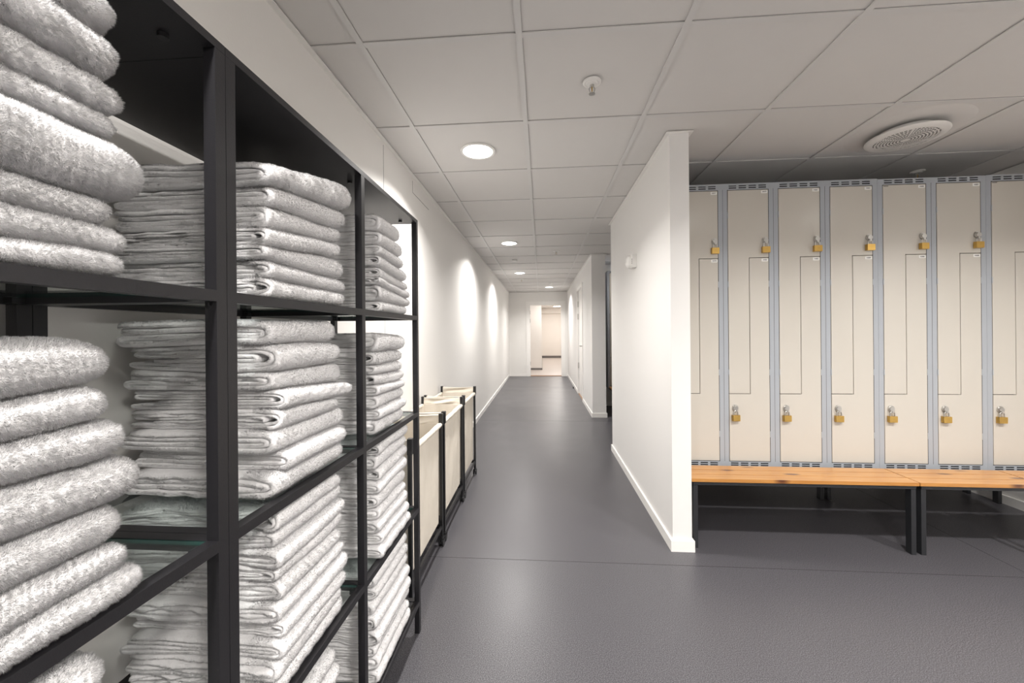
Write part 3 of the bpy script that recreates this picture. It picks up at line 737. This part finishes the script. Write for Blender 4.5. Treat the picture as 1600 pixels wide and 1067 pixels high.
def hamper(y0, y1, label, seed):
    rnd = np.random.default_rng(seed)
    W = HX1-HX0; D = y1-y0
    t = empty('laundry_hamper', (HX0, y0, 0)); tag(t, label, 'laundry hamper', 'rolling canvas laundry hampers')
    ph = rnd.uniform(0, 6, 12)
    # bag: closed loop swept vertically
    NU, NV = 96, 26
    def loop(u, z, inset):
        # rounded rectangle perimeter
        hw, hd = W/2-.013-inset, D/2-.020-inset*1.4
        per = u*4; k = int(per) % 4; f = per-int(per)
        c = [(-1, -1), (1, -1), (1, 1), (-1, 1)]
        a, b_ = c[k], c[(k+1) % 4]
        px = a[0]+(b_[0]-a[0])*f; py = a[1]+(b_[1]-a[1])*f
        return px*hw, py*hd, k, f
    bm = bmesh.new()
    def bagpt(i, j, off):
        u = (i % NU)/NU; q = j/NV; z = .70 - q*(.70-.135)
        x, y, k, f = loop(u, z, .004*q + off)
        edge = math.sin(PI*f)
        w = .0035*math.sin(f*23+ph[k]+q*3)*edge*(.3+q)*(1-q**3) + .003*math.sin(f*9+ph[k+4]+q*7)*edge*(1-q**3)
        if k in (0, 2): y += w*(1 if k == 2 else -1)
        else: x += w*(1 if k == 1 else -1) + edge*.006*math.sin(PI*q)*(1 if k == 1 else -1)
        return Vector((W/2+x, D/2+y, z))
    O = [[bm.verts.new(bagpt(i, j, 0)) for j in range(NV+1)] for i in range(NU)]
    I = [[bm.verts.new(bagpt(i, j, .0025)) for j in range(NV+1)] for i in range(NU)]
    for i in range(NU):
        k = (i+1) % NU
        for j in range(NV):
            bm.faces.new((O[i][j+1], O[k][j+1], O[k][j], O[i][j])); bm.faces.new((I[i][j], I[k][j], I[k][j+1], I[i][j+1]))
        bm.faces.new((O[i][0], O[k][0], I[k][0], I[i][0]))
    bm.faces.new([O[i][NV] for i in range(NU)][::-1]); bm.faces.new([I[i][NV] for i in range(NU)])
    obj('canvas_bag', bm, M['canvas'], t, smooth=True)
    # sleeves along the long sides over round bars
    for x in (.004, W-.004):
        bm = bmesh.new(); n = 40
        rings = []
        for i in range(n+1):
            y = .022 + (D-.044)*i/n; r = .0125 + .0012*math.sin(i*1.7+ph[2]) + .0008*math.sin(i*.6)
            rings.append([bm.verts.new((x + r*math.cos(a), y, .690 + r*math.sin(a))) for a in [2*PI*k/16 for k in range(16)]])
        for A, Q in zip(rings, rings[1:]):
            for k in range(16): bm.faces.new((A[k], A[(k+1) % 16], Q[(k+1) % 16], Q[k]))
        bm.faces.new(rings[0][::-1]); bm.faces.new(rings[-1])
        bmesh.ops.recalc_face_normals(bm, faces=bm.faces)
        obj('side_sleeve', bm, M['canvas'], t, smooth=True)
    # end flaps over the cross bars
    for y in (.009, D-.009):
        bm = bmesh.new()
        def fp(u, v, y=y):
            x = .012 + (W-.024)*u
            z = .745 - .052*v - .004*math.sin(PI*u)*(1-v)
            yy = y - .008 + .006*math.sin(v*7+u*4+ph[5])*math.sin(PI*u) + .004*math.sin(u*13+v*5+ph[6])*v
            return Vector((x, yy, z)), Vector((0, -1, 0))
        canvas_panel(fp, 30, 12, .016, bm); bmesh.ops.recalc_face_normals(bm, faces=bm.faces)
        obj('end_sleeve', bm, M['canvas'], t, smooth=True)
    for y in (0, D-.018):
        for x in (-.004, W-.012):
            p = obj('post', B((x, x+.016, y, y+.018, .055, .690)), M['black_plastic'], t, bevel=.002)
            obj('post_cap', B((x-.001, x+.021 if x > 0 else x+.017, y-.003, y+.021, .683, .752)), M['black_plastic'], p, bevel=.004, seg=3)
            cx, cy = x+.008, y+.009
            bm = bmesh.new(); cyl(bm, (cx, cy, .060), (cx, cy, .044), .008, 14); box(bm, cx-.014, cx+.014, cy-.014, cy+.016, .036, .046)
            ca = obj('castor', bm, M['black_plastic'], t, bevel=.002)
            bm = bmesh.new(); cyl(bm, (cx-.014, cy, .0225), (cx-.004, cy, .0225), .0225, 24); cyl(bm, (cx+.004, cy, .0225), (cx+.014, cy, .0225), .0225, 24); cyl(bm, (cx-.013, cy, .0225), (cx+.013, cy, .0225), .005, 12)
            obj('castor_wheel', bm, M['black_plastic'], ca, smooth=True)
        obj('bottom_crossbar', B((.008, W-.008, y+.003, y+.015, .098, .122)), M['black_plastic'], t, bevel=.002)
    for x in (-.001, W-.009): obj('bottom_rail', B((x, x+.010, .012, D-.012, .098, .118)), M['black_plastic'], t, bevel=.002)
    return t
hamper(1.66, 2.205, 'cream canvas laundry hamper right behind the black shelves', 1)
hamper(2.245, 2.785, 'cream canvas laundry hamper between the other two hampers', 2)
hamper(2.83, 3.33, 'cream canvas laundry hamper farthest along the corridor wall', 3)

# ------------------------------------------------------------------ camera, world, view
cam = bpy.data.cameras.new('camera'); co = bpy.data.objects.new('camera', cam); COL.objects.link(co); S.camera = co
F_, CY, YAW, PITCHC, ROLL = 611.5463, 518.76, .0747, .0004, -.0082
Fv = Vector((-math.sin(YAW)*math.cos(PITCHC), math.cos(YAW)*math.cos(PITCHC), math.sin(PITCHC)))
r0 = Vector((math.cos(YAW), math.sin(YAW), 0)); u0 = r0.cross(Fv)
r = r0*math.cos(ROLL) + u0*math.sin(ROLL); u = -r0*math.sin(ROLL) + u0*math.cos(ROLL)
R = Matrix((r, u, -Fv)).transposed().to_4x4()
co.matrix_world = Matrix.Translation((0, 0, 1.2121)) @ R
cam.sensor_fit = 'HORIZONTAL'; cam.sensor_width = 36; cam.lens = F_*36/1600; cam.clip_start = .02; cam.clip_end = 100
cam.shift_y = -(533.5-CY)/1600
w = bpy.data.worlds.new('world'); S.world = w; w.use_nodes = True
w.node_tree.nodes['Background'].inputs[0].default_value = (.9, .92, 1, 1); w.node_tree.nodes['Background'].inputs[1].default_value = .05
S.view_settings.view_transform = 'Standard'; S.view_settings.look = 'None'; S.view_settings.gamma = 1; S.view_settings.use_curve_mapping = False
S.view_settings.exposure = 0.6
S.cycles.max_bounces = 12; S.cycles.diffuse_bounces = 6; S.cycles.transparent_max_bounces = 24
